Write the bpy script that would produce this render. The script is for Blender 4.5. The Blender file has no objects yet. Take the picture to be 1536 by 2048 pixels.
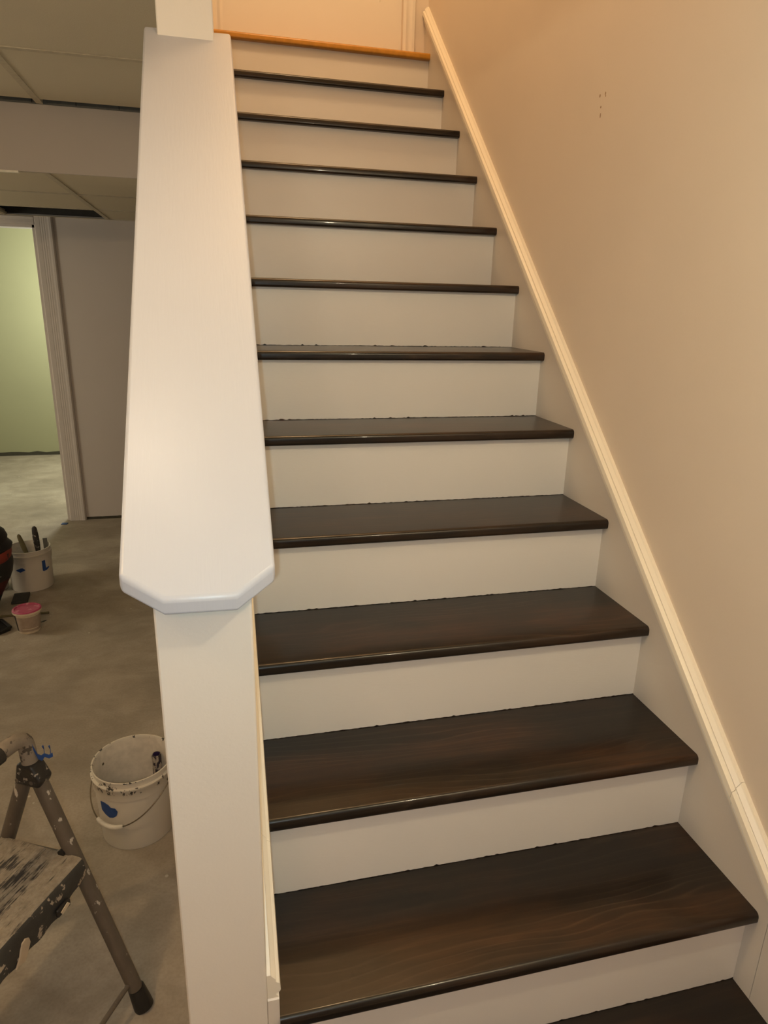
import bpy, bmesh, math, random
from mathutils import Vector, Matrix
random.seed(7)
SC = bpy.context.scene
COL = SC.collection
PI = math.pi

# ---------------------------------------------------------------- camera
CAM = Vector((-0.9878, -0.3604, 1.5361))
cr = Vector((0.97165249, -0.23529474, 0.02297442))
cu = Vector((0.04901083, 0.29554723, 0.95407011))
cf = Vector((0.2312777, 0.9258986, -0.2987012))
cam_data = bpy.data.cameras.new('camera')
cam_data.sensor_fit = 'VERTICAL'
cam_data.sensor_height = 24.0
cam_data.lens = 1337.0 / 2048.0 * 24.0
cam_data.clip_start = 0.02
cam = bpy.data.objects.new('camera', cam_data)
COL.objects.link(cam)
cam.matrix_world = Matrix(((cr.x, cu.x, -cf.x, CAM.x), (cr.y, cu.y, -cf.y, CAM.y),
                           (cr.z, cu.z, -cf.z, CAM.z), (0, 0, 0, 1)))
SC.camera = cam

# ---------------------------------------------------------------- world, lights, exposure
SC.view_settings.view_transform = 'Standard'
SC.view_settings.look = 'None'
SC.view_settings.gamma = 1.0
SC.view_settings.use_curve_mapping = False
SC.view_settings.exposure = 0.0
world = bpy.data.worlds.new('world')
SC.world = world
world.use_nodes = True
world.node_tree.nodes['Background'].inputs['Color'].default_value = (1.0, 0.8, 0.6, 1)
world.node_tree.nodes['Background'].inputs['Strength'].default_value = 0.01


def light(name, loc, power, color, radius):
    d = bpy.data.lights.new(name, 'POINT')
    d.energy = power
    d.color = color
    d.shadow_soft_size = radius
    o = bpy.data.objects.new(name, d)
    o.location = loc
    COL.objects.link(o)
    return o




def lamp(name, loc, rgb, radius):
    p = max(rgb)
    return light(name, loc, p, tuple(c / p for c in rgb), radius)


def panel(name, loc, rgb):
    d = bpy.data.lights.new(name, 'AREA')
    d.shape = 'RECTANGLE'
    d.size, d.size_y = 1.2, 0.6
    d.energy = max(rgb)
    d.color = tuple(c / d.energy for c in rgb)
    o = bpy.data.objects.new(name, d)
    o.location = loc
    COL.objects.link(o)


lamp('ceiling_lamp_light', (-0.25, -0.10, 2.17), (16.5, 14.2, 10.0), 0.022)
lamp('ceiling_lamp_light', (-2.00, 0.30, 2.17), (20.0, 14.0, 7.5), 0.03)
lamp('ceiling_lamp_light', (-1.18, 0.50, 2.17), (3.6, 3.0, 2.3), 0.03)
lamp('phone_flash_light', (-1.003, -0.375, 1.524), (9.2, 13.0, 13.8), 0.004)
lamp('landing_lamp_light', (-0.42, 1.85, 4.40), (60.0, 39.5, 20.5), 0.18)
lamp('side_room_lamp_light', (-1.95, 5.90, 1.55), (78.0, 79.0, 68.0), 0.10)
panel('fill_panel_light', (-1.5, -1.4, 2.235), (15.0, 8.0, 5.0))  # added soft ambient fill behind the camera, not a known fixture
lamp('far_fill_light', (-3.95, 3.1, 1.60), (41.0, 38.0, 30.0), 0.25)  # added out-of-view fill that brightens the far end of the basement

# ---------------------------------------------------------------- node helpers


def new_mat(name):
    m = bpy.data.materials.new(name)
    m.use_nodes = True
    nt = m.node_tree
    return m, nt, nt.nodes['Principled BSDF']


def N(nt, typ, **kw):
    n = nt.nodes.new(typ)
    for k, v in kw.items():
        setattr(n, k, v)
    return n


def coords(nt, scale=(1, 1, 1), rot=(0, 0, 0)):
    tc = N(nt, 'ShaderNodeTexCoord')
    mp = N(nt, 'ShaderNodeMapping')
    mp.inputs['Scale'].default_value = scale
    mp.inputs['Rotation'].default_value = rot
    nt.links.new(tc.outputs['Object'], mp.inputs['Vector'])
    return mp.outputs['Vector']


def noise(nt, vec, scale, detail=4, rough=0.55, dist=0.0):
    n = N(nt, 'ShaderNodeTexNoise')
    n.inputs['Scale'].default_value = scale
    n.inputs['Detail'].default_value = detail
    n.inputs['Roughness'].default_value = rough
    n.inputs['Distortion'].default_value = dist
    nt.links.new(vec, n.inputs['Vector'])
    return n.outputs['Fac']


def ramp(nt, fac, stops, interp='LINEAR'):
    r = N(nt, 'ShaderNodeValToRGB')
    r.color_ramp.interpolation = interp
    e = r.color_ramp.elements
    while len(e) < len(stops):
        e.new(0.5)
    for i, (p, c) in enumerate(stops):
        e[i].position = p
        e[i].color = (c[0], c[1], c[2], 1) if not isinstance(c, (int, float)) else (c, c, c, 1)
    nt.links.new(fac, r.inputs['Fac'])
    return r.outputs['Color']


def mixc(nt, fac, a, b, mode='MIX'):
    m = N(nt, 'ShaderNodeMix', data_type='RGBA', blend_type=mode)
    for s, v in ((0, fac), (6, a), (7, b)):
        if hasattr(v, 'is_linked') or hasattr(v, 'links'):
            nt.links.new(v, m.inputs[s])
        elif isinstance(v, (int, float)):
            m.inputs[s].default_value = v
        else:
            m.inputs[s].default_value = (v[0], v[1], v[2], 1)
    return m.outputs[2]


def bump(nt, bs, height, strength, dist=0.002):
    b = N(nt, 'ShaderNodeBump')
    b.inputs['Strength'].default_value = strength
    b.inputs['Distance'].default_value = dist
    nt.links.new(height, b.inputs['Height'])
    nt.links.new(b.outputs['Normal'], bs.inputs['Normal'])


def paint(name, col, rough=0.5, streak=(1, 1, 1), sc=60, st=0.15, var=0.05, coat=0.0, spec=0.5):
    m, nt, bs = new_mat(name)
    v = coords(nt, streak)
    n1 = noise(nt, coords(nt), 2.5, 3)
    lo = tuple(c * (1 - var) for c in col)
    hi = tuple(min(1, c * (1 + var)) for c in col)
    nt.links.new(ramp(nt, n1, [(0.3, lo), (0.7, hi)]), bs.inputs['Base Color'])
    bs.inputs['Roughness'].default_value = rough
    bs.inputs['Specular IOR Level'].default_value = spec
    bs.inputs['Coat Weight'].default_value = coat
    bs.inputs['Coat Roughness'].default_value = 0.15
    bump(nt, bs, noise(nt, v, sc, 3), st)
    return m


def plain(name, col, rough=0.5, metal=0.0, emit=None):
    m, nt, bs = new_mat(name)
    bs.inputs['Base Color'].default_value = (*col, 1)
    bs.inputs['Roughness'].default_value = rough
    bs.inputs['Metallic'].default_value = metal
    n = noise(nt, coords(nt), 40, 3)
    c = ramp(nt, n, [(0.3, tuple(x * 0.88 for x in col)), (0.7, tuple(min(1, x * 1.1) for x in col))])
    nt.links.new(c, bs.inputs['Base Color'])
    return m


def splat(name, base, spots, scale=40, thr=0.62, rough=0.5, metal=0.0, streak=(1, 1, 1), b=0.2, wob=0.1):
    m, nt, bs = new_mat(name)
    v = coords(nt, streak)
    n = noise(nt, v, scale, 4, 0.6)
    n2 = noise(nt, coords(nt), scale * 0.35, 3)
    basec = ramp(nt, n2, [(0.3, tuple(x * (1 - wob) for x in base)), (0.7, tuple(min(1, x * (1 + wob)) for x in base))])
    f = ramp(nt, n, [(thr, 0.0), (thr + 0.03, 1.0)])
    nt.links.new(mixc(nt, f, basec, spots), bs.inputs['Base Color'])
    bs.inputs['Roughness'].default_value = rough
    if metal:
        mm = N(nt, 'ShaderNodeMath', operation='MULTIPLY_ADD')
        nt.links.new(f, mm.inputs[0])
        mm.inputs[1].default_value = -metal
        mm.inputs[2].default_value = metal
        nt.links.new(mm.outputs[0], bs.inputs['Metallic'])
    bump(nt, bs, n, b, 0.003)
    return m


def tread_mat():
    m, nt, bs = new_mat('dark_stained_oak')
    v = coords(nt, (1.0, 1.0, 1.0))
    # slow warp so the rings open into cathedral figures
    warp = noise(nt, coords(nt, (1.6, 5.0, 5.0)), 1.0, 2, 0.4)
    sep = N(nt, 'ShaderNodeSeparateXYZ')
    nt.links.new(v, sep.inputs[0])
    a = N(nt, 'ShaderNodeMath', operation='MULTIPLY')
    nt.links.new(sep.outputs['Y'], a.inputs[0])
    a.inputs[1].default_value = 62.0
    c = N(nt, 'ShaderNodeMath', operation='MULTIPLY_ADD')
    nt.links.new(warp, c.inputs[0])
    c.inputs[1].default_value = 11.0
    nt.links.new(a.outputs[0], c.inputs[2])
    fine = noise(nt, coords(nt, (3.0, 90, 90)), 1.0, 3, 0.6)
    d = N(nt, 'ShaderNodeMath', operation='MULTIPLY_ADD')
    nt.links.new(fine, d.inputs[0])
    d.inputs[1].default_value = 0.55
    nt.links.new(c.outputs[0], d.inputs[2])
    fr = N(nt, 'ShaderNodeMath', operation='FRACT')
    nt.links.new(d.outputs[0], fr.inputs[0])
    ring0 = ramp(nt, fr.outputs[0], [(0.0, 0.0), (0.70, 0.12), (0.88, 1.0), (1.0, 0.0)])
    gate = ramp(nt, noise(nt, coords(nt, (1.3, 9.0, 9.0)), 1.0, 3, 0.6), [(0.42, 0.0), (0.66, 1.0)])
    ring = mixc(nt, 1.0, ring0, gate, 'MULTIPLY')
    streak = ramp(nt, noise(nt, coords(nt, (2.6, 75, 75)), 1.0, 4, 0.65), [(0.46, 0.0), (0.75, 1.0)])
    patch = noise(nt, coords(nt, (1.9, 6.5, 5.0)), 1.0, 3, 0.62)
    pf = ramp(nt, patch, [(0.46, 0.0), (0.76, 1.0)])
    dark = (0.0095, 0.0066, 0.0046)
    base = mixc(nt, pf, dark, (0.034, 0.0150, 0.0065))
    base = mixc(nt, streak, base, mixc(nt, pf, (0.0175, 0.0115, 0.0075), (0.068, 0.029, 0.011)))
    nt.links.new(mixc(nt, ring, base, mixc(nt, pf, (0.027, 0.019, 0.0135), (0.085, 0.043, 0.021))), bs.inputs['Base Color'])
    bs.inputs['Roughness'].default_value = 0.30
    bs.inputs['Specular IOR Level'].default_value = 0.34
    bs.inputs['Coat Weight'].default_value = 0.22
    bs.inputs['Coat Roughness'].default_value = 0.06
    bump(nt, bs, ring, 0.06, 0.0008)
    return m


def concrete(name, lo, mid, hi):
    m, nt, bs = new_mat(name)
    v = coords(nt)
    n1 = noise(nt, v, 1.6, 6, 0.62, 0.6)
    c1 = ramp(nt, n1, [(0.33, lo), (0.5, mid), (0.66, hi)])
    n2 = noise(nt, coords(nt, (1.0, 1.5, 1.0), (0, 0, 0.7)), 4.0, 5, 0.65, 0.5)
    c2 = mixc(nt, ramp(nt, n2, [(0.36, 0.42), (0.6, 0.0)]), c1, tuple(x * 0.62 for x in lo))
    n3 = noise(nt, v, 130, 2, 0.5)
    c3 = mixc(nt, ramp(nt, n3, [(0.3, 0.16), (0.6, 0.0)]), c2, tuple(x * 0.4 for x in lo))
    vo = N(nt, 'ShaderNodeTexVoronoi')
    vo.inputs['Scale'].default_value = 9.0
    nt.links.new(v, vo.inputs['Vector'])
    sp = ramp(nt, vo.outputs['Distance'], [(0.035, 0.75), (0.05, 0.0)])
    c4 = mixc(nt, sp, c3, (0.55, 0.5, 0.42))
    n5 = noise(nt, coords(nt, (0.8, 3.5, 1.0), (0, 0, 0.45)), 2.6, 5, 0.6, 0.8)
    c5 = mixc(nt, ramp(nt, n5, [(0.62, 0.0), (0.74, 0.22)]), c4, (0.5, 0.45, 0.38))
    nt.links.new(c5, bs.inputs['Base Color'])
    bs.inputs['Roughness'].default_value = 0.72
    bs.inputs['Specular IOR Level'].default_value = 0.3
    bump(nt, bs, noise(nt, v, 45, 5), 0.25, 0.003)
    return m


M = {}
M['wall'] = paint('beige_wall_paint', (0.735, 0.64, 0.54), 0.42, sc=160, st=0.10, var=0.02, spec=0.35)
M['knee'] = paint('cream_wall_paint', (0.73, 0.68, 0.62), 0.45, sc=160, st=0.10, var=0.02, spec=0.35)
M['room'] = paint('taupe_wall_paint', (0.55, 0.50, 0.465), 0.6, sc=160, st=0.08, var=0.02, spec=0.3)
M['riser'] = paint('white_riser_paint', (0.81, 0.765, 0.71), 0.36, (2, 2, 14), sc=22, st=0.10, var=0.02)
M['skirt'] = paint('white_skirt_paint', (0.68, 0.63, 0.57), 0.38, (1, 6, 6), sc=30, st=0.08, var=0.02)
M['trim'] = paint('cream_trim_paint', (0.80, 0.74, 0.63), 0.35, sc=60, st=0.04, var=0.01)
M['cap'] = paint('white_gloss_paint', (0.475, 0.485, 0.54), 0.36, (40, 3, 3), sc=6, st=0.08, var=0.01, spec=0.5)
M['tread'] = tread_mat()
M['landing'] = plain('honey_oak_varnish', (0.52, 0.235, 0.022), 0.3)
M['door'] = paint('white_door_paint', (0.78, 0.72, 0.64), 0.4, sc=60, st=0.03, var=0.01)
M['floor'] = concrete('bare_concrete', (0.285, 0.24, 0.185), (0.375, 0.32, 0.25), (0.455, 0.395, 0.32))
M['tile'] = paint('ceiling_tile', (0.61, 0.55, 0.425), 0.9, sc=220, st=0.3, var=0.02, spec=0.1)
M['grid'] = plain('ceiling_grid_metal', (0.50, 0.44, 0.33), 0.6)
M['track'] = plain('galvanised_track', (0.12, 0.12, 0.11), 0.6, 0.0)
M['black'] = plain('black_plastic', (0.012, 0.011, 0.010), 0.45)
M['dark'] = plain('plenum_dark', (0.035, 0.032, 0.028), 0.9)
M['green'] = paint('pale_green_wall_paint', (0.33, 0.325, 0.20), 0.7, sc=120, st=0.08, var=0.02, spec=0.2)
M['gap'] = plain('raw_wall_gap', (0.05, 0.045, 0.03), 0.9)
M['bead'] = plain('white_metal_bead', (0.9, 0.86, 0.76), 0.4)
M['cream'] = plain('cream_tub_plastic', (0.62, 0.52, 0.38), 0.45)

# ---------------------------------------------------------------- mesh builder


class MB:
    def __init__(self):
        self.v, self.f, self.m, self.s = [], [], [], []

    def face(self, idx, mi=0, smooth=False):
        self.f.append(idx)
        self.m.append(mi)
        self.s.append(smooth)

    def box(self, x0, x1, y0, y1, z0, z1, mi=0):
        b = len(self.v)
        self.v += [(x, y, z) for z in (z0, z1) for y in (y0, y1) for x in (x0, x1)]
        for q in ((0, 2, 3, 1), (4, 5, 7, 6), (0, 1, 5, 4), (2, 6, 7, 3), (0, 4, 6, 2), (1, 3, 7, 5)):
            self.face([b + i for i in q], mi)
        return self

    def quad(self, pts, mi=0):
        b = len(self.v)
        self.v += [tuple(p) for p in pts]
        self.face(list(range(b, b + len(pts))), mi)
        return self

    def extrude(self, poly, off, mi=0, smooth=False):
        """closed polygon (3-D points) swept by vector off, capped"""
        b = len(self.v)
        n = len(poly)
        self.v += [tuple(p) for p in poly]
        self.v += [tuple(Vector(p) + Vector(off)) for p in poly]
        self.face([b + i for i in range(n)][::-1], mi)
        self.face([b + n + i for i in range(n)], mi)
        for i in range(n):
            j = (i + 1) % n
            self.face([b + i, b + j, b + n + j, b + n + i], mi, smooth)
        return self

    def tube(self, pts, r, seg=16, mi=0, caps=True):
        pts = [Vector(p) for p in pts]
        n = len(pts)
        rs = r if isinstance(r, (list, tuple)) else [r] * n
        t0 = (pts[1] - pts[0]).normalized()
        up = Vector((0, 0, 1)) if abs(t0.z) < 0.9 else Vector((1, 0, 0))
        nx = t0.cross(up).normalized()
        b = len(self.v)
        for i, p in enumerate(pts):
            t = (pts[min(i + 1, n - 1)] - pts[max(i - 1, 0)]).normalized()
            nx = (nx - t * nx.dot(t)).normalized()
            ny = t.cross(nx)
            for k in range(seg):
                a = 2 * PI * k / seg
                self.v.append(tuple(p + (nx * math.cos(a) + ny * math.sin(a)) * rs[i]))
        for i in range(n - 1):
            for k in range(seg):
                k2 = (k + 1) % seg
                self.face([b + i * seg + k, b + i * seg + k2, b + (i + 1) * seg + k2, b + (i + 1) * seg + k], mi, True)
        if caps:
            self.face([b + k for k in range(seg)][::-1], mi)
            self.face([b + (n - 1) * seg + k for k in range(seg)], mi)
        return self

    def lathe(self, prof, seg=64, mi=0, a0=0.0, a1=2 * PI):
        """prof: list of (r, z) about local z axis"""
        b = len(self.v)
        full = abs(a1 - a0 - 2 * PI) < 1e-6
        cols = seg if full else seg + 1
        for (r, z) in prof:
            for k in range(cols):
                a = a0 + (a1 - a0) * k / seg
                self.v.append((r * math.cos(a), r * math.sin(a), z))
        for i in range(len(prof) - 1):
            for k in range(seg):
                k2 = (k + 1) % cols
                self.face([b + i * cols + k, b + i * cols + k2, b + (i + 1) * cols + k2, b + (i + 1) * cols + k], mi, True)
        return self

    def build(self, name, mats, parent=None, loc=None, bevel=0.0, segs=2, autosmooth=None, clean=True):
        me = bpy.data.meshes.new(name)
        me.from_pydata(self.v, [], self.f)
        if not isinstance(mats, (list, tuple)):
            mats = [mats]
        for m in mats:
            me.materials.append(m)
        for p, mi, s in zip(me.polygons, self.m, self.s):
            p.material_index = mi
            p.use_smooth = s
        bm = bmesh.new()
        bm.from_mesh(me)
        bmesh.ops.remove_doubles(bm, verts=bm.verts, dist=1e-6)
        bmesh.ops.recalc_face_normals(bm, faces=bm.faces)
        bm.to_mesh(me)
        bm.free()
        o = bpy.data.objects.new(name, me)
        COL.objects.link(o)
        if parent:
            o.parent = parent
        if loc:
            o.location = loc
        if bevel:
            md = o.modifiers.new('bevel', 'BEVEL')
            md.width = bevel
            md.segments = segs
            md.limit_method = 'ANGLE'
            md.angle_limit = math.radians(35)
            md.harden_normals = True
            for p in me.polygons:
                p.use_smooth = True
            md2 = o.modifiers.new('wn', 'WEIGHTED_NORMAL')
            md2.keep_sharp = True
        elif autosmooth or any(self.s):
            try:
                me.set_sharp_from_angle(angle=math.radians(autosmooth or 40))
            except Exception:
                pass
        return o


def thing(name, label, cat, loc=(0, 0, 0), rotz=0.0, group=None):
    o = bpy.data.objects.new(name, None)
    o.empty_display_size = 0.05
    COL.objects.link(o)
    o.location = loc
    o.rotation_euler = (0, 0, rotz)
    tag(o, label, cat, group)
    return o


def tag(o, label, cat, group=None):
    o['label'] = label
    o['category'] = cat
    if group:
        o['group'] = group
    return o


def struct(o):
    o['kind'] = 'structure'
    return o


def bez(p0, p1, p2, p3, n=12):
    p0, p1, p2, p3 = map(Vector, (p0, p1, p2, p3))
    out = []
    for i in range(n + 1):
        t = i / n
        out.append(p0 * (1 - t) ** 3 + p1 * 3 * t * (1 - t) ** 2 + p2 * 3 * t * t * (1 - t) + p3 * t ** 3)
    return out


# ---------------------------------------------------------------- measures
R, RUN, OV = 0.2, 0.22656, 0.0245
SL = R / RUN
TH = 0.026                 # tread thickness
XL, XR = -0.940, 0.0       # tread ends
WX = 0.015                 # right wall face
KX0, KX1 = -1.083, -0.959  # knee wall faces
KY = 0.460                 # post front
CEIL = 2.005
UX = -1.612
YB = 4.58                  # wall with the doorway
YD = 3.05                  # wall at the head of the stairs

# ---------------------------------------------------------------- structure
struct(MB().box(-4.4, 0.2, -3.1, 7.0, -0.1, 0.0).build('floor', M['floor']))
struct(MB().box(WX, WX + 0.12, -3.1, YD + 1.0, 0, 5.0).build('wall_right', M['wall']))
struct(MB().box(-4.4, WX, -3.2, -3.1, 0, 2.4).build('wall_front', M['room']))
struct(MB().box(-4.5, -4.4, -3.2, 7.0, 0, 2.4).build('wall_left', M['room']))

# wall with the basement doorway; ragged raw gap along its foot
DX0, DX1, DH = -2.90, -2.062, 1.952
wb = MB()
wb.box(-4.4, DX0, YB, YB + 0.11, 0, CEIL + 0.01)
wb.box(DX0, DX1, YB, YB + 0.11, DH, CEIL + 0.01)
wb.box(DX1, KX1, YB, YB + 0.11, 0.018, CEIL + 0.01)
wo = struct(wb.build('wall_back', M['room']))


def ragged(x0, x1, y, h0, h1, n):
    mb = MB()
    top = [(x0 + (x1 - x0) * i / n, y, h0 + (h1 - h0) * random.random()) for i in range(n + 1)]
    poly = [(x0, y, 0.0)] + [(x1, y, 0.0)] + top[::-1]
    mb.extrude(poly, (0, 0.012, 0))
    return mb


g = ragged(-1.95, KX1, YB - 0.004, 0.012, 0.021, 30).build('wall_gap', M['gap'], wo)

# side room seen through the doorway
so = struct(MB().box(-4.4, -1.0, 6.83, 6.93, 0.0, 2.4).build('wall_side_room', M['green']))
ragged(-4.3, -1.1, 6.826, 0.026, 0.040, 40).build('wall_gap', M['gap'], so)
struct(MB().box(-1.4, -1.3, YB + 0.11, 6.83, 0, 2.4).build('wall_side_room', M['green']))
struct(MB().box(-4.4, -1.0, YB + 0.11, 6.93, 2.3, 2.36).build('ceiling_side_room', M['green']))

# door casing of the doorway (fluted)
dt = thing('door_1', 'x', 'door', (0, 0, 0))
del dt['label'], dt['category']
struct(dt)


def fluted(w):
    pts = [(0, 0), (0, -0.012), (w * 0.06, -0.0165), (w * 0.20, -0.0165)]
    for c in (0.34, 0.46, 0.58):
        pts += [(w * (c - 0.04), -0.0165), (w * c, -0.0155), (w * (c + 0.04), -0.0165)]
    pts += [(w * 0.72, -0.0165), (w * 0.80, -0.019), (w * 0.92, -0.019), (w, -0.012), (w, 0)]
    return pts


fl = fluted(0.108)
MB().extrude([(DX1 + a, YB + b, 0.0) for a, b in fl], (0, 0, DH + 0.05)).build('casing', M['room'], dt)
MB().extrude([(DX0 - a, YB + b, 0.0) for a, b in fl], (0, 0, DH + 0.05)).build('casing', M['room'], dt)
MB().extrude([(DX0, YB + b, DH + a * 0.46) for a, b in fl], (DX1 - DX0, 0, 0)).build('casing', M['room'], dt)
jb = MB()
jb.box(DX1 - 0.016, DX1 + 0.004, YB - 0.002, YB + 0.115, 0, DH)
jb.box(DX0 - 0.004, DX0 + 0.016, YB - 0.002, YB + 0.115, 0, DH)
jb.box(DX0, DX1, YB - 0.002, YB + 0.115, DH - 0.016, DH + 0.004)
jb.build('jamb', M['room'], dt)

# basement suspended ceiling: high part over the stool, low part beyond the boxed-in drop
ZU, YS = 2.25, 2.845           # upper ceiling height, face of the drop
OPY = 0.92                     # near edge of the stair opening
GX, GY = -2.21, -1.63          # missing tile at the far wall
cm = MB()
cm.box(-4.4, KX0, -3.1, 2.79, ZU, ZU + 0.015)
cm.box(KX0, WX, -3.1, OPY, ZU, ZU + 0.015)
cm.box(-4.4, KX0, YS + 0.012, 4.085, CEIL, CEIL + 0.015)
cm.box(-4.4, GX, 4.085, YB, CEIL, CEIL + 0.015)
cm.box(GY, KX0, 4.085, YB, CEIL, CEIL + 0.015)
co = struct(cm.build('ceiling', M['tile']))
gm = MB()
b = 0.012


def barx(y, x0, x1, z, w=b):
    gm.box(x0, x1, y - w, y + w, z - 0.003, z + 0.03)


def bary(x, y0, y1, z, w=b):
    gm.box(x - w, x + w, y0, y1, z - 0.0035, z + 0.03)


for k in range(9):
    barx(2.205 - 0.61 * k, -4.4, KX0 if 2.205 - 0.61 * k > OPY else WX, ZU)
for k in range(5):
    bary(UX - 0.61 * k, -3.1, YS, ZU)
for y in (3.46, 4.07):
    barx(y, -4.4, KX0, CEIL)
for k in range(5):
    bary(-1.621 - 0.61 * k, YS + 0.014, YB, CEIL)
gm.box(-4.4, KX0, YB - 0.025, YB, CEIL - 0.003, CEIL)
gm.box(-4.4, -1.615, YS + 0.0125, YS + 0.03, CEIL - 0.003, CEIL)
gm.build('grid_bar', M['grid'], co)
MB().box(-4.4, KX0, -3.1, YB, 2.50, 2.54).box(-4.4, KX1, YB + 0.002, YB + 0.11, CEIL + 0.011, 2.5).build('deck_and_shade_panel', M['dark'], co)  # unseen deck, plus a dark panel standing in for shade above the missing tile

# drop in the ceiling: painted board with the galvanised track showing above it
bo = struct(MB().box(-4.4, KX0, YS, YS + 0.012, CEIL - 0.002, 2.245).build('ceiling_drop', M['room'], bevel=0.001))
tk = MB()
tk.box(-4.4, KX0, YS + 0.001, YS + 0.012, 2.245, 2.34, 0)
random.seed(3)
for i in range(60):
    x = -1.12 - i * 0.04
    if i % 9 in (0, 1, 2, 3, 5, 6, 7):
        tk.box(x - 0.003, x + 0.003, YS - 0.001, YS + 0.002, 2.263, 2.269, 1)
    if i % 4 == 1:
        tk.box(x - 0.0014, x + 0.0014, YS - 0.001, YS + 0.002, 2.248, 2.262, 1)
tk.build('metal_track', [M['track'], M['black']], bo)
MB().box(-4.4, -1.72, YS - 0.003, YS + 0.014, CEIL - 0.0085, CEIL - 0.0015).build('metal_edge_strip', M['bead'], bo)

# stairwell above the basement ceiling
struct(MB().box(KX0, WX, OPY - 0.04, OPY, ZU + 0.016, 2.7).build('trim_stairwell', M['knee']))
struct(MB().box(-1.16, KX0, OPY, 1.458, ZU + 0.03, 5.0).build('wall_stairwell', M['knee']))
struct(MB().box(-1.16, WX, 0.3, OPY - 0.04, 2.7, 2.8).build('floor_stairwell', M['knee']))
struct(MB().box(-1.16, WX, 0.2, 0.3, 2.7, 5.0).build('wall_stairwell', M['knee']))
struct(MB().box(-1.2, 0.2, 0.2, 4.1, 4.9, 5.0).build('ceiling_stairwell', M['tile']))

# knee wall, its square end and the full-height wall further up
capz = lambda y: 1.209 + (y - 0.454) * SL      # top plane of the cap
CT = 0.0175 * math.sqrt(1 + SL * SL)            # vertical thickness of the cap
TOPY = 1.460
prof = [(KX0, KY, 0), (KX0, YD, 0), (KX0, YD, 4.9), (KX0, TOPY, 4.9), (KX0, TOPY, capz(TOPY) - CT), (KX0, KY, capz(KY) - CT)]
struct(MB().extrude(prof, (KX1 - KX0, 0, 0)).build('wall_stair', M['knee'], bevel=0.003))

# wall and door at the head of the stairs
D2L, D2R = -0.893, -0.104
wd = MB()
wd.box(-1.083, D2L, YD, YD + 0.11, 2.6, 4.9)
wd.box(D2R, WX, YD, YD + 0.11, 2.6, 4.9)
wd.box(D2L, D2R, YD, YD + 0.11, 4.62, 4.9)
struct(wd.build('wall_landing', M['wall']))
d2 = bpy.data.objects.new('door_2', None)
COL.objects.link(d2)
struct(d2)
c3 = [(0, 0), (0, -0.010), (0.012, -0.016), (0.024, -0.012), (0.030, -0.012), (0.040, -0.018), (0.052, -0.018), (0.056, -0.010), (0.056, 0)]
MB().extrude([(D2R + a, YD + q, 2.6) for a, q in c3], (0, 0, 2.08)).build('casing', M['door'], d2)
MB().extrude([(D2L - a, YD + q, 2.6) for a, q in c3], (0, 0, 2.08)).build('casing', M['door'], d2)
MB().extrude([(D2L, YD + q, 4.62 + a) for a, q in c3], (D2R - D2L, 0, 0)).build('casing', M['door'], d2)
ds = MB()
PX0, PX1, PZ0, PZ1 = D2L + 0.10, D2R - 0.10, 2.812, 3.40
yf = YD + 0.022
ds.box(D2L, PX0, yf, yf + 0.035, 2.602, 4.62)
ds.box(PX1, D2R, yf, yf + 0.035, 2.602, 4.62)
ds.box(PX0, PX1, yf, yf + 0.035, 2.602, PZ0)
ds.box(PX0, PX1, yf, yf + 0.035, PZ1, 3.55)
ds.box(PX0, PX1, yf, yf + 0.035, 4.50, 4.62)
for z0, z1 in ((PZ0, PZ1), (3.55, 4.50)):
    ds.box(PX0, PX1, yf + 0.012, yf + 0.03, z0, z1)
    ds.box(PX0 + 0.03, PX1 - 0.03, yf + 0.004, yf + 0.014, z0 + 0.03, z1 - 0.03)
ds.build('door_panel', M['door'], d2)
struct(MB().box(KX1, WX, YD + 0.1, 4.0, 2.5, 2.6).build('floor_landing', M['landing']))

# ---------------------------------------------------------------- staircase
stair = thing('staircase', 'straight staircase with dark stained treads and white risers up to the door', 'stairs')


def bullnose(y0, y1, ztop, t=TH, n=6):
    pts = []
    for r, zc, a0 in ((0.010, ztop - 0.010, PI / 2), (0.007, ztop - t + 0.007, PI)):
        for i in range(n + 1):
            a = a0 + PI / 2 * i / n
            pts.append((y0 + r + r * math.cos(a), zc + r * math.sin(a)))
    pts += [(y1, ztop - t), (y1, ztop)]
    return pts


for k in range(1, 13):
    y0, y1 = k * RUN, (k + 1) * RUN + OV + 0.004
    MB().extrude([(XL, y, z) for y, z in bullnose(y0, y1, k * R)], (XR - XL, 0, 0), smooth=True).build('tread', M['tread'], stair, autosmooth=30)
t13 = MB().extrude([(XL, y, z) for y, z in bullnose(13 * RUN, YD + 0.06, 13 * R)], (XR - XL, 0, 0), smooth=True).build('landing_nosing', M['landing'], stair, autosmooth=30)
t13['label'] = 'honey coloured oak nosing at the top of the stairs'
for k in range(1, 14):
    y0 = k * RUN + OV
    zl = (k - 1) * R if k > 1 else 0.0
    MB().box(XL, XR, y0, y0 + 0.018, zl + 0.0005, k * R - TH).build('riser', M['riser'], stair)
    if 1 < k < 9:                # uneven edge of the stain where it ran onto the riser
        n = 150
        top = []
        for i in range(n + 1):
            h = 0.0006 + 0.0011 * random.random() + (0.0028 * random.random() if random.random() < 0.10 else 0)
            top.append((XL + (XR - XL) * i / n, y0 - 0.0005, zl + h))
        MB().extrude([(XL, y0 - 0.0005, zl - 0.001), (XR, y0 - 0.0005, zl - 0.001)] + top[::-1], (0, 0.001, 0)).build('stain_edge', M['tread'], stair)


def skirt_poly(x, yb, yt, top):
    pts = [(x, yb, 0.0), (x, yb, yb * SL + top), (x, yt, yt * SL + top), (x, yt, yt * SL - 0.32), (x, yb + 0.36, 0.0)]
    return pts


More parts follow.
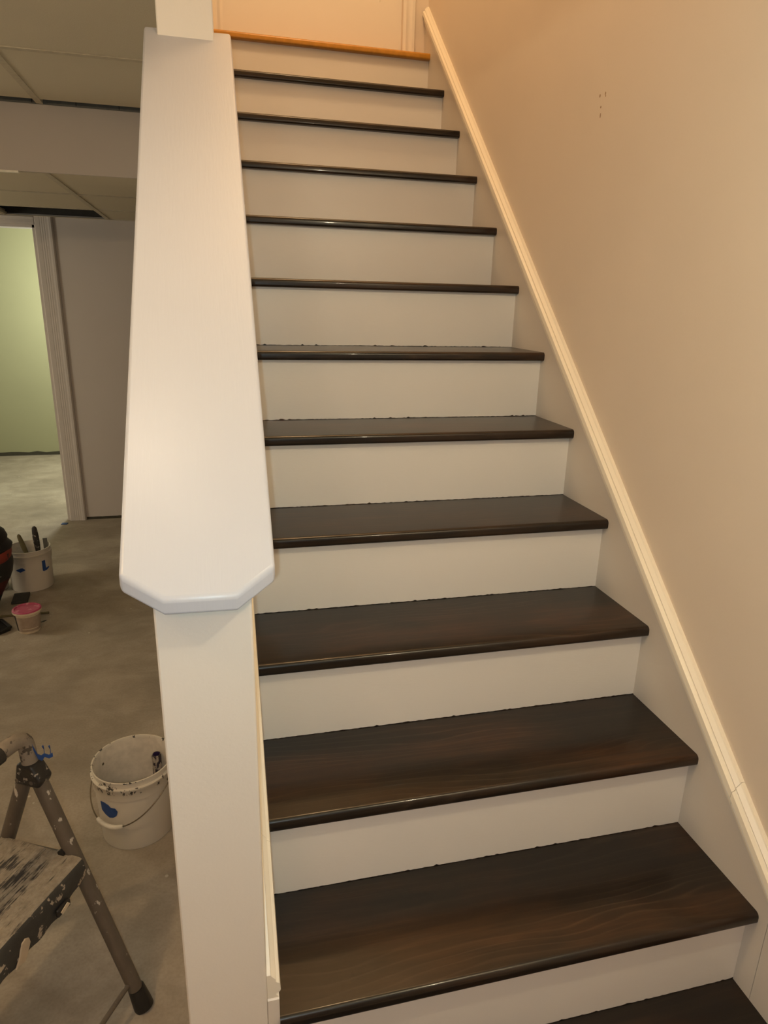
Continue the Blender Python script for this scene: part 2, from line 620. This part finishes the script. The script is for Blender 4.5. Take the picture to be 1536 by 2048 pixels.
# right skirt board in two lengths with a plumb joint, left one behind the treads
yj = 0.432
MB().extrude([(XR, yj, 0), (XR, yj, yj * SL + .075), (XR, YD, YD * SL + .075), (XR, YD, YD * SL - .4), (XR, yj + .45, 0)],
             (WX - XR, 0, 0)).build('skirt_board', M['skirt'], stair)
MB().extrude([(XR, -0.05, 0), (XR, -0.05, 0.12), (XR, 0.03, 0.12), (XR, yj - 0.0012, yj * SL + .075), (XR, yj - 0.0012, 0)],
             (WX - XR, 0, 0)).build('skirt_board', M['skirt'], stair)
MB().extrude([(KX1, KY, 0), (KX1, KY, KY * SL + .035), (KX1, YD, YD * SL + .035), (KX1, YD, YD * SL - .4), (KX1, KY + .45, 0)],
             (XL - KX1, 0, 0)).build('skirt_board', M['skirt'], stair)

# sloping base-cap mouldings (q up the wall measured vertically, t out of the wall)
mprof = [(0.064, 0.0), (0.064, 0.022), (0.067, 0.024), (0.073, 0.024), (0.0765, 0.019), (0.080, 0.019), (0.083, 0.027),
         (0.087, 0.029), (0.101, 0.027), (0.104, 0.020), (0.1065, 0.018), (0.110, 0.019), (0.118, 0.010), (0.121, 0.008), (0.121, 0.0)]


def moulding(name, xw, sgn, y0, y1, dq=0.0, ts=1.0):
    mb = MB()
    poly = [(xw + sgn * t * ts, y0, y0 * SL + q + dq) for q, t in mprof]
    mb.extrude(poly, (0, y1 - y0, (y1 - y0) * SL))
    return mb.build(name, M['trim'])


struct(moulding('trim_1', WX, -1, 0.566, YD - 0.004))
struct(moulding('trim_1', WX, -1, 0.0, 0.5652))
struct(moulding('trim_2', KX1, 1, KY + 0.0025, 0.62, -0.036, 0.76))
struct(moulding('trim_2', KX1, 1, 0.6205, YD - 0.004, -0.036, 0.76))

# sloping cap board on the knee wall, clipped corners
cpl = [(-1.119, 0.454), (-1.066, 0.426), (-0.978, 0.425), (-0.928, 0.453), (-0.920, 1.492), (-1.112, 1.484)]
cp = MB()
cp.extrude([(x, y, capz(y) - CT) for x, y in cpl], (0, 0, CT))
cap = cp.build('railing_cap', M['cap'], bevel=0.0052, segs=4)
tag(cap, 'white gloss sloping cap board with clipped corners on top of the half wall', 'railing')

# ---------------------------------------------------------------- white bucket beside the post
def bucket_plastic(name, z_lo, z_hi, thr, dark=(0.04, 0.035, 0.03), base=(0.62, 0.56, 0.46)):
    m, nt, bs = new_mat(name)
    tc = N(nt, 'ShaderNodeTexCoord')
    sep = N(nt, 'ShaderNodeSeparateXYZ')
    nt.links.new(tc.outputs['Object'], sep.inputs[0])
    mr = N(nt, 'ShaderNodeMapRange')
    mr.inputs['From Min'].default_value = z_lo
    mr.inputs['From Max'].default_value = z_hi
    nt.links.new(sep.outputs['Z'], mr.inputs['Value'])
    n = noise(nt, coords(nt, (1, 1, 0.45)), 55, 4, 0.65)
    mu = N(nt, 'ShaderNodeMath', operation='MULTIPLY')
    nt.links.new(n, mu.inputs[0])
    nt.links.new(mr.outputs[0], mu.inputs[1])
    f = ramp(nt, mu.outputs[0], [(thr, 0.0), (thr + 0.03, 1.0)])
    n2 = noise(nt, coords(nt), 7, 3)
    bc = ramp(nt, n2, [(0.3, tuple(x * 0.93 for x in base)), (0.7, base)])
    nt.links.new(mixc(nt, f, bc, dark), bs.inputs['Base Color'])
    bs.inputs['Roughness'].default_value = 0.38
    bs.inputs['Subsurface Weight'].default_value = 0.0
    return m


M['bucket'] = bucket_plastic('white_bucket_plastic', 0.168, 0.200, 0.575, base=(0.68, 0.62, 0.52))
M['bucket_in'] = plain('bucket_inside', (0.64, 0.58, 0.49), 0.4)
M['bucket_far'] = bucket_plastic('grey_white_bucket_plastic', 0.17, 0.23, 0.66, (0.10, 0.085, 0.06), (0.60, 0.54, 0.46))
M['wire'] = plain('bail_wire', (0.16, 0.13, 0.09), 0.4, 0.7)
M['grip'] = plain('white_bail_grip', (0.66, 0.60, 0.50), 0.45)
M['tape'] = plain('blue_masking_tape', (0.012, 0.052, 0.20), 0.6)


def bucket_mesh(rt, rb, h):
    w = 0.0028
    k = rt - rb
    r = lambda z: rb + k * z / h
    out = [(0.0, 0.003), (rb - 0.006, 0.003), (rb - 0.004, 0.0), (rb - 0.001, 0.001), (rb, 0.005)]
    zb = h - 0.062
    out += [(r(zb) - 0.001, zb), (r(zb) + 0.0025, zb + 0.001), (r(zb) + 0.003, zb + 0.004), (r(zb) + 0.0035, h - 0.030), (r(zb) + 0.0055, h - 0.028),
            (r(zb) + 0.006, h - 0.022), (r(h) - 0.004, h - 0.020), (r(h) - 0.003, h - 0.004), (r(h), h - 0.003), (r(h), h),
            (r(h) - 0.004, h), (r(h) - 0.0065, h - 0.006)]
    out += [(rb - 0.003, 0.008), (0.0, 0.007)]
    mb = MB().lathe(out, 72)
    for i in range(len(out) - 3, len(out) - 1):
        for k2 in range(72):
            mb.m[i * 72 + k2] = 1
    return mb


def tape_patch(rf, top, bot, off=0.0011, n=24):
    """piece of tape bent round a bucket wall; top and bot are (degrees, z) edges, left to right"""
    def at(line, a):
        for (a0, z0), (a1, z1) in zip(line, line[1:]):
            if a0 <= a <= a1:
                return z0 + (z1 - z0) * (a - a0) / max(a1 - a0, 1e-6)
        return line[-1][1]
    mb = MB()
    lo, hi = top[0][0], top[-1][0]
    for i in range(n + 1):
        d = lo + (hi - lo) * i / n
        c, sn = math.cos(math.radians(d)), math.sin(math.radians(d))
        zt, zb = at(top, d), at(bot, d)
        for z, o in ((zt, off), (zb, off), (zb, -0.0004), (zt, -0.0004)):
            mb.v.append(((rf(z) + o) * c, (rf(z) + o) * sn, z))
    for i in range(n):
        for j in range(4):
            mb.face([4 * i + j, 4 * i + (j + 1) % 4, 4 * i + 4 + (j + 1) % 4, 4 * i + 4 + j], 0, j == 0)
    mb.face([0, 1, 2, 3])
    mb.face([4 * n + 3, 4 * n + 2, 4 * n + 1, 4 * n])
    return mb


BX, BY = -1.2883, 1.4245
bk = thing('paint_bucket', 'white plastic bucket with wire handle and blue tape beside the half wall', 'bucket', (BX, BY, 0))
bucket_mesh(0.1136, 0.1029, 0.2394).build('bucket_body', [M['bucket'], M['bucket_in']], bk, autosmooth=50)
rw = lambda z: 0.1029 + 0.0107 * z / 0.2394
tp = tape_patch(rw, [(-140, .160), (-132, .162), (-124, .158), (-121, .151), (-113, .151), (-110, .141)],
                [(-140, .131), (-133, .121), (-125, .114), (-118, .117), (-112, .126), (-110, .139)])
tp.build('masking_tape', M['tape'], bk)
ph = math.radians(-119)
ax = Vector((math.cos(ph + PI / 2), math.sin(ph + PI / 2), 0))
fw = Vector((math.cos(ph), math.sin(ph), 0))
bail = []
for i in range(41):
    t = PI * i / 40
    c, s = math.cos(t), math.sin(t)
    rr = 0.1215 + 0.003 * s
    drop = 0.095 * (s ** 1.3)
    bail.append(ax * (c * rr) + fw * (s * 0.1235) + Vector((0, 0, 0.193 - drop)))
for sgn in (0, -1):
    pass
wire = MB().tube(bail, 0.0019, 8)
for e in (bail[0], bail[-1]):
    d = Vector((e.x, e.y, 0)).normalized()
    wire.tube([e + d * 0.004, e - d * 0.016], 0.0045, 10)
bw = wire.build('wire_handle', M['wire'], bk)
gp = [bail[i] for i in range(16, 26)]
MB().tube(gp, [0.0052] + [0.0068] * 8 + [0.0052], 12).build('grip', M['grip'], bw)

# roller cover standing in the bucket
M['roller'] = splat('paint_caked_roller', (0.028, 0.02, 0.03), (0.36, 0.31, 0.26), 75, 0.50, 0.6, streak=(1, 1, 0.5), b=0.4)
M['purple'] = plain('dark_purple_core', (0.025, 0.012, 0.06), 0.5)
rl = thing('roller_cover', 'paint-caked roller sleeve with dark purple bore standing in the white bucket', 'paint roller', (-1.2285, 1.480, 0.0085))
MB().lathe([(0.0095, 0.0), (0.0135, 0.0), (0.0140, 0.02), (0.0138, 0.19), (0.0128, 0.1935), (0.0105, 0.1935)], 28).build('sleeve', M['roller'], rl)
MB().lathe([(0.0105, 0.1935), (0.0095, 0.19), (0.0095, 0.0), (0.0, 0.0)], 24).build('core', M['purple'], rl)

# ---------------------------------------------------------------- step stool
SW = Vector((-0.49, -0.872, 0)).normalized()
SD = Vector((-0.872, 0.49, 0)).normalized()
ang = math.atan2(SW.y, SW.x)
FA = Vector((-1.221, 0.842, 0.0))
st = thing('step_stool', 'paint-spattered metal step stool with curved handle in the lower left corner', 'step stool', FA, ang)
# local frame: x along the stool width, -y towards the rear legs
P = lambda w, d, z: Vector((w, -d if SW.cross(SD).z < 0 else d, z))
M['steel'] = splat('spattered_taupe_steel', (0.135, 0.112, 0.088), (0.50, 0.45, 0.38), 62, 0.64, 0.42, 0.25, (1, 1, 0.5), 0.15)
M['crust'] = splat('plaster_crusted_handle', (0.25, 0.205, 0.155), (0.075, 0.06, 0.045), 45, 0.57, 0.8, b=0.6, wob=0.25)
M['joint'] = splat('spattered_black_plastic', (0.018, 0.016, 0.014), (0.33, 0.29, 0.24), 70, 0.60, 0.45, b=0.3)
M['lip'] = splat('spattered_black_lip', (0.038, 0.036, 0.032), (0.40, 0.33, 0.25), 38, 0.60, 0.6, b=0.5, wob=0.3)
WD = 0.40
JD, JZ = 0.209, 0.585
TR = 0.0160


def step_top_mat():
    m, nt, bs = new_mat('plaster_caked_ribbed_mat')
    v = coords(nt, (20, 190, 1))
    n = noise(nt, v, 1.0, 4, 0.6)
    big = noise(nt, coords(nt), 9, 4, 0.6)
    ad = N(nt, 'ShaderNodeMath', operation='MULTIPLY_ADD')
    nt.links.new(big, ad.inputs[0])
    ad.inputs[1].default_value = 0.8
    hn = N(nt, 'ShaderNodeMath', operation='MULTIPLY')
    nt.links.new(n, hn.inputs[0])
    hn.inputs[1].default_value = 0.62
    nt.links.new(hn.outputs[0], ad.inputs[2])
    f = ramp(nt, ad.outputs[0], [(0.585, 1.0), (0.655, 0.0)])
    n3 = noise(nt, coords(nt), 60, 5, 0.7)
    cake = ramp(nt, n3, [(0.3, (0.20, 0.165, 0.12)), (0.7, (0.36, 0.31, 0.24))])
    nt.links.new(mixc(nt, f, cake, (0.035, 0.03, 0.027)), bs.inputs['Base Color'])
    bs.inputs['Roughness'].default_value = 0.85
    bump(nt, bs, n, 0.9, 0.006)
    return m


M['step'] = step_top_mat()
for w in (0.0, WD):
    MB().tube([P(w, 0.012, 0.032), P(w, JD - 0.006, JZ)], TR, 18).build('leg', M['steel'], st)
    MB().tube([P(w, 0.0, 0.0), P(w, 0.004, 0.012), P(w, 0.016, 0.050)], [0.0215, 0.021, 0.0178], 18).build('rubber_foot', M['black'], st)
    MB().tube([P(w, JD + 0.016, JZ), P(w, 0.46, 0.03)], TR, 18).build('leg', M['steel'], st)
    MB().tube([P(w, 0.474, 0.0), P(w, 0.47, 0.012), P(w, 0.458, 0.045)], [0.0215, 0.021, 0.0178], 18).build('rubber_foot', M['black'], st)
    # wedge-shaped joint block
    jm = MB()
    ring = [(JD - 0.024, JZ - 0.026), (JD + 0.036, JZ - 0.026), (JD + 0.031, JZ - 0.002), (JD + 0.024, JZ + 0.026), (JD - 0.013, JZ + 0.026), (JD - 0.033, JZ - 0.008)]
    jm.extrude([P(w - 0.0185, d, z) for d, z in ring], (0.037, 0, 0))
    jo = jm.build('joint_block', M['joint'], st, bevel=0.006, segs=3)
    for d, z in ((JD + 0.026, JZ - 0.014), (JD - 0.010, JZ - 0.012)):
        MB().tube([P(w - 0.0200, d, z), P(w + 0.0200, d, z)], 0.0045, 12).build('rivet', M['steel'], jo)
# hand rail
HZ = JZ + 0.088
hp = [P(0, JD + 0.004, JZ + 0.025), P(0, JD + 0.006, JZ + 0.045)]
hp += bez(P(0, JD + 0.006, JZ + 0.05), P(0, JD + 0.008, HZ - 0.004), P(0.012, JD + 0.008, HZ), P(0.05, JD + 0.008, HZ), 10)
hp += bez(P(WD - 0.05, JD + 0.008, HZ), P(WD - 0.012, JD + 0.008, HZ), P(WD, JD + 0.008, HZ - 0.004), P(WD, JD + 0.006, JZ + 0.05), 10)
hp += [P(WD, JD + 0.004, JZ + 0.025)]
hd = MB().tube(hp, 0.0165, 18).build('handle', M['crust'], st)
MB().tube([P(0.065, JD + 0.008, HZ - 0.001), P(WD - 0.065, JD + 0.008, HZ - 0.001)], 0.0185, 18).build('hand_grip', M['joint'], hd)
# blue tape scrap on the bend
tm = MB()
q0 = P(-0.0125, JD + 0.0, HZ - 0.002)
tpts = [(-0.002, 0.0), (-0.007, -0.018), (-0.013, -0.040), (-0.020, -0.046), (-0.026, -0.040), (-0.034, -0.046), (-0.042, -0.043)]
for wy in (0,):
    b0 = len(tm.v)
    for i, (dx, dz) in enumerate(tpts):
        hw = 0.006 if i < 4 else 0.004
        c = P(0.003 + 0.6 * dx, JD - 0.003 + 0.75 * dx, HZ - 0.010 + dz)
        tm.v += [tuple(c + Vector((0, 0, hw))), tuple(c - Vector((0, 0, hw))), tuple(c + Vector((0.002, 0.002, hw))), tuple(c + Vector((0.002, 0.002, -hw)))]
    for i in range(len(tpts) - 1):
        a = b0 + 4 * i
        for s0, s1 in ((0, 1), (1, 3), (3, 2), (2, 0)):
            tm.face([a + s0, a + s1, a + 4 + s1, a + 4 + s0])
for dx, dz in ((-0.026, -0.040), (-0.038, -0.043)):
    c = P(0.003 + 0.6 * dx, JD - 0.003 + 0.75 * dx, HZ - 0.010 + dz)
    tm.tube([c, c + Vector((-0.001, 0, 0.012)), c + Vector((0.001, 0, 0.022))], [0.0008, 0.0006, 0.002], 6)
tm.build('masking_tape', M['tape'], st)
# step: slab with a deep rolled lip along the front
SZ = 0.402
S0, S1 = 0.100, 0.315
sm = MB()
NX = 40
topp = []
b0 = 0
rows = [(S1, SZ - 0.022, 1), (S1, SZ - 0.003, 1), (S1 - 0.004, SZ, 0), (S0 + 0.012, SZ, 0), (S0 + 0.004, SZ - 0.003, 0), (S0, SZ - 0.010, 1), (S0 - 0.003, SZ - 0.035, 1), (S0 + 0.001, -1, 1), (S0 + 0.010, -1, 1), (S0 + 0.012, SZ - 0.022, 1)]
for i in range(NX + 1):
    w = 0.012 + (WD - 0.024) * i / NX
    u = i / NX
    lip = SZ - 0.044 - 0.026 * max(0.0, min(1.0, (min(u, 1 - u)) / 0.22)) - 0.003 * math.sin(u * 40)
    for d, z, _ in rows:
        sm.v.append(tuple(P(w, d + 0.002 * math.sin(u * 23 + z * 60) * (z == SZ), lip if z == -1 else z)))
nr = len(rows)
for i in range(NX):
    for j in range(nr):
        j2 = (j + 1) % nr
        mi = 0 if (rows[j][2] == 0 and rows[j2][2] == 0) else 1
        sm.face([i * nr + j, i * nr + j2, (i + 1) * nr + j2, (i + 1) * nr + j], mi, True)
sm.face(list(range(nr)), 1)
sm.face([NX * nr + j for j in range(nr)][::-1], 1)
so_ = sm.build('step', [M['step'], M['lip']], st, autosmooth=45)
# catch on the front lip and a plaster blob
MB().box(*(lambda a, c: (a.x, c.x, min(a.y, c.y), max(a.y, c.y), a.z, c.z))(P(0.072, S0 - 0.004, SZ - 0.058), P(0.108, S0 - 0.012, SZ - 0.040))).build('catch', M['black'], so_, bevel=0.003)
ct = MB()
ct.extrude([P(w, S0 - 0.0125, SZ + z) for w, z in ((0.076, -0.050), (0.098, -0.056), (0.102, -0.048), (0.082, -0.041))], P(0, -0.0015, 0))
ct.build('tag', M['cream'], so_)
pb = MB()
poly = [(0.190, -0.074), (0.180, -0.060), (0.172, -0.046), (0.174, -0.034), (0.182, -0.028), (0.191, -0.031), (0.196, -0.042), (0.200, -0.054), (0.212, -0.071)]
pb.extrude([P(w, S0 - 0.0015, SZ + z) for w, z in poly], P(0, -0.0035, 0))
M['plaster'] = plain('dried_plaster', (0.50, 0.40, 0.28), 0.8)
pb.build('plaster_blob', M['plaster'], so_, bevel=0.001)
# side brackets and stretcher
for w in (0.006, WD - 0.006):
    MB().tube([P(w, S0 + 0.03, SZ - 0.012), P(w, 0.325, SZ - 0.020)], 0.007, 10).build('side_brace', M['steel'], st)
    MB().tube([P(w - 0.012, 0.150, SZ + 0.004), P(w + 0.014, 0.150, SZ + 0.004)], 0.008, 12).build('pivot', M['black'], st)
MB().tube([P(0.0, 0.025, 0.070), P(WD, 0.025, 0.070)], 0.0055, 10).build('stretcher', M['steel'], st)
MB().tube([P(0.0, 0.44, 0.075), P(WD, 0.44, 0.075)], 0.0055, 10).build('stretcher', M['steel'], st)

# ---------------------------------------------------------------- things by the doorway
B2X, B2Y = -2.0369, 3.4046
b2 = thing('paint_bucket', 'white bucket holding brushes with two blue tape marks near the doorway', 'bucket', (B2X, B2Y, 0))
bucket_mesh(0.1095, 0.1035, 0.228).build('bucket_body', [M['bucket_far'], M['bucket_in']], b2, autosmooth=50)
rw2 = lambda z: 0.1035 + 0.006 * z / 0.228
tape_patch(rw2, [(-117, .129), (-102, .142), (-96, .143), (-90, .133)], [(-117, .128), (-104, .118), (-90, .131)]).build('masking_tape', M['tape'], b2)
tape_patch(rw2, [(-44, .173), (-38, .178), (-34, .172), (-33.5, .119), (-22, .121), (-20, .117)],
           [(-44, .110), (-41, .106), (-32, .106), (-20, .116)]).build('masking_tape', M['tape'], b2)
M['olive'] = plain('olive_wood_handle', (0.13, 0.105, 0.045), 0.6)
M['spat'] = splat('spattered_black_handle', (0.02, 0.017, 0.015), (0.35, 0.31, 0.27), 55, 0.58, 0.6)
M['bristle'] = plain('brush_bristle', (0.10, 0.08, 0.06), 0.9)


def brush(name, label, base, top, r, mat, bristle):
    base, top = Vector(base), Vector(top)
    t = thing(name, label, 'paint brush', base)
    d = top - base
    L = d.length
    d = d / L
    pts = [d * (L * f) for f in (0.28, 0.45, 0.55, 0.68, 0.8, 0.9, 0.97, 1.0)]
    rad = [r * k for k in (0.75, 0.72, 0.85, 1.05, 1.1, 1.0, 0.85, 0.4)]
    MB().tube(pts, rad, 14).build('handle', mat, t)
    MB().tube([d * (L * 0.18), d * (L * 0.28)], r * 1.35, 14).build('ferrule', M['wire'], t)
    MB().tube([d * 0.004, d * (L * 0.18)], [r * 1.1, r * 1.5], 14).build('bristles', M['bristle'], t)


brush('paint_brush', 'black spattered brush handle standing upright in the far bucket', (-1.99, 3.43, 0.012), (-2.008, 3.455, 0.324), 0.0145, M['spat'], 1)
brush('paint_brush', 'olive wooden brush handle leaning at the left of the far bucket', (-2.000, 3.39, 0.012), (-2.083, 3.425, 0.292), 0.0115, M['olive'], 1)
sc = thing('scraper', 'thin dark scraper end showing at the right rim of the far bucket', 'scraper', (-1.965, 3.44, 0.010))
MB().tube([(0, 0, 0), (0.005, 0.01, 0.14)], 0.006, 10).build('handle', M['spat'], sc)
MB().box(-0.006, 0.016, 0.008, 0.0105, 0.135, 0.245).build('blade', M['track'], sc)

# pink lidded tub
M['pink'] = splat('dusty_pink_lid', (0.42, 0.055, 0.13), (0.55, 0.19, 0.25), 26, 0.55, 0.45, b=0.1)
M['label'] = plain('tan_tub_label', (0.34, 0.26, 0.20), 0.6)
tb = thing('plaster_tub', 'small cream tub with a pink lid on the concrete in front of the bucket', 'tub', (-1.9245, 2.8418, 0))
MB().lathe([(0, 0.002), (0.044, 0.002), (0.0462, 0.0), (0.0475, 0.003), (0.0565, 0.097), (0.0600, 0.0975), (0.0605, 0.100), (0.0, 0.100)], 48).build('tub_body', M['cream'], tb, autosmooth=35)
MB().lathe([(0.0484, 0.012), (0.0488, 0.012), (0.0560, 0.088), (0.0556, 0.088)], 48).build('tub_label', M['label'], tb)
MB().lathe([(0.0488, 0.013), (0.0494, 0.013), (0.0566, 0.094), (0.0560, 0.094)], 10, a0=math.radians(200), a1=math.radians(222)).build('label_stripe', M['black'], tb)
MB().lathe([(0.0487, 0.024), (0.0502, 0.024), (0.0505, 0.0275), (0.0487, 0.0275)], 20, a0=math.radians(250), a1=math.radians(335)).build('label_line', M['cream'], tb)
ld = MB().lathe([(0.0, 0.111), (0.052, 0.111), (0.0545, 0.1155), (0.059, 0.1165), (0.0625, 0.114), (0.0635, 0.110)], 56).build('lid', M['pink'], tb, autosmooth=35)
MB().lathe([(0.0635, 0.1105), (0.0640, 0.108), (0.0630, 0.1005), (0.0600, 0.0995)], 56).build('lid_rim', M['cream'], ld)

# black and red bag cut by the left edge of the picture
M['bagblack'] = splat('black_bag_cloth', (0.012, 0.010, 0.010), (0.25, 0.24, 0.22), 26, 0.70, 0.55, b=0.2)
M['red'] = splat('red_bag_cloth', (0.22, 0.028, 0.015), (0.03, 0.012, 0.010), 18, 0.58, 0.6)
M['maroon'] = plain('dark_red_bag_cloth', (0.085, 0.012, 0.012), 0.6)
bg = thing('tool_bag', 'bulging black tool bag with red bands at the left edge', 'bag', (-2.225, 3.10, 0))


def lump(prof, seed, amp):
    mb = MB().lathe(prof, 40)
    rnd = random.Random(seed)
    ph = [rnd.random() * 6 for _ in range(4)]
    out = []
    for x, y, z in mb.v:
        a = math.atan2(y, x)
        f = 1 + amp * (math.sin(3 * a + ph[0] + z * 9) + 0.6 * math.sin(5 * a + ph[1] - z * 14))
        out.append((x * f, y * f, z))
    mb.v = out
    return mb


lump([(0, 0), (0.085, 0), (0.10, 0.03), (0.125, 0.09)], 1, 0.015).build('base', M['bagblack'], bg)
lump([(0.123, 0.085), (0.132, 0.10), (0.165, 0.165), (0.172, 0.18)], 2, 0.015).build('red_band', M['maroon'], bg)
lump([(0.168, 0.175), (0.182, 0.20), (0.191, 0.24), (0.192, 0.265), (0.185, 0.285)], 3, 0.015).build('side_pocket', M['bagblack'], bg)
lump([(0.183, 0.278), (0.193, 0.29), (0.196, 0.315), (0.188, 0.330)], 4, 0.02).build('red_band', M['red'], bg)
lump([(0.188, 0.324), (0.192, 0.34), (0.172, 0.365), (0.176, 0.385), (0.168, 0.41), (0.14, 0.44), (0.09, 0.462), (0.0, 0.47)], 5, 0.02).build('bag_top', M['bagblack'], bg)

# small white container behind the bag
wt = thing('container', 'small white container with a black cap between the bag and the bucket', 'container', (-2.213, 3.395, 0))
MB().lathe([(0, 0.0), (0.050, 0.0), (0.054, 0.004), (0.054, 0.15), (0.048, 0.158), (0.0, 0.160)], 40).build('container_body', M['bucket_far'], wt, autosmooth=35)
MB().tube([(0.036, -0.030, 0.050), (0.048, -0.042, 0.050)], 0.014, 16).build('cap', M['black'], wt)

# flat bits on the concrete
pn = MB().box(-0.038, 0.038, -0.065, 0.055, 0, 0.014).build('sanding_block', M['dark'], loc=(-2.055, 3.222, 0.0), bevel=0.003)
pn.rotation_euler = (0, 0, 0.12)
tag(pn, 'dark grey flat sanding block on the floor between bucket and pink-lidded tub', 'sanding block')
ty = thing('roller_tray', 'black plastic tray corner on the floor at the left edge', 'paint tray', (-2.13, 2.905, 0), 0.0)
tyb = MB()
poly = [(0.122, -0.055, 0), (0.085, -0.095, 0), (-0.16, -0.10, 0), (-0.16, 0.05, 0), (0.06, 0.035, 0)]
tyb.extrude(poly, (0, 0, 0.012))
tyb.build('tray_base', M['black'], ty, bevel=0.003)
rim = MB()
for i in range(len(poly)):
    a, c = Vector(poly[i]), Vector(poly[(i + 1) % len(poly)])
    rim.tube([a + Vector((0, 0, 0.018)), c + Vector((0, 0, 0.018))], 0.007, 8)
rim.build('tray_rim', M['black'], ty)
sk = MB().tube([(-0.24, 0.0, 0.006), (0.0, 0.006, 0.006), (0.055, 0.006, 0.006)], 0.0055, 8).build('stirring_stick', M['olive'], loc=(-1.93, 3.005, 0))
tag(sk, 'thin wooden stick lying on the floor behind the pink-lidded tub', 'stick')
bt = MB().extrude([(-0.011, -0.010, 0), (0.004, 0.000, 0), (0.012, 0.011, 0), (-0.002, 0.004, 0)], (0, 0, 0.003)).build('scrap', M['black'], loc=(-1.882, 2.922, 0))
tag(bt, 'tiny black scrap on the concrete right of the pink-lidded tub', 'scrap')
bt = MB().extrude([(-0.020, -0.014, 0), (0.018, -0.018, 0), (0.022, 0.016, 0), (-0.016, 0.020, 0)], (0, 0, 0.004)).build('tape_scrap', M['tape'], loc=(-2.088, 4.495, 0))
tag(bt, 'small blue tape scrap on the floor at the foot of the doorway', 'tape')

# scuffs and old screw holes on the right wall
hole = MB()
for y, z, ry, rz in ((1.440, 2.063, .003, .004), (1.413, 2.062, .0025, .004), (1.411, 2.056, .002, .002), (1.430, 2.035, .0025, .003), (1.428, 2.015, .002, .006)):
    n = 10
    hole.extrude([(WX - 0.0004, y + ry * math.cos(2 * PI * i / n), z + rz * math.sin(2 * PI * i / n)) for i in range(n)], (0.0006, 0, 0))
ho = hole.build('wall_scuff', plain('screw_hole_brown', (0.38, 0.25, 0.15), 0.8), bpy.data.objects['wall_right'])
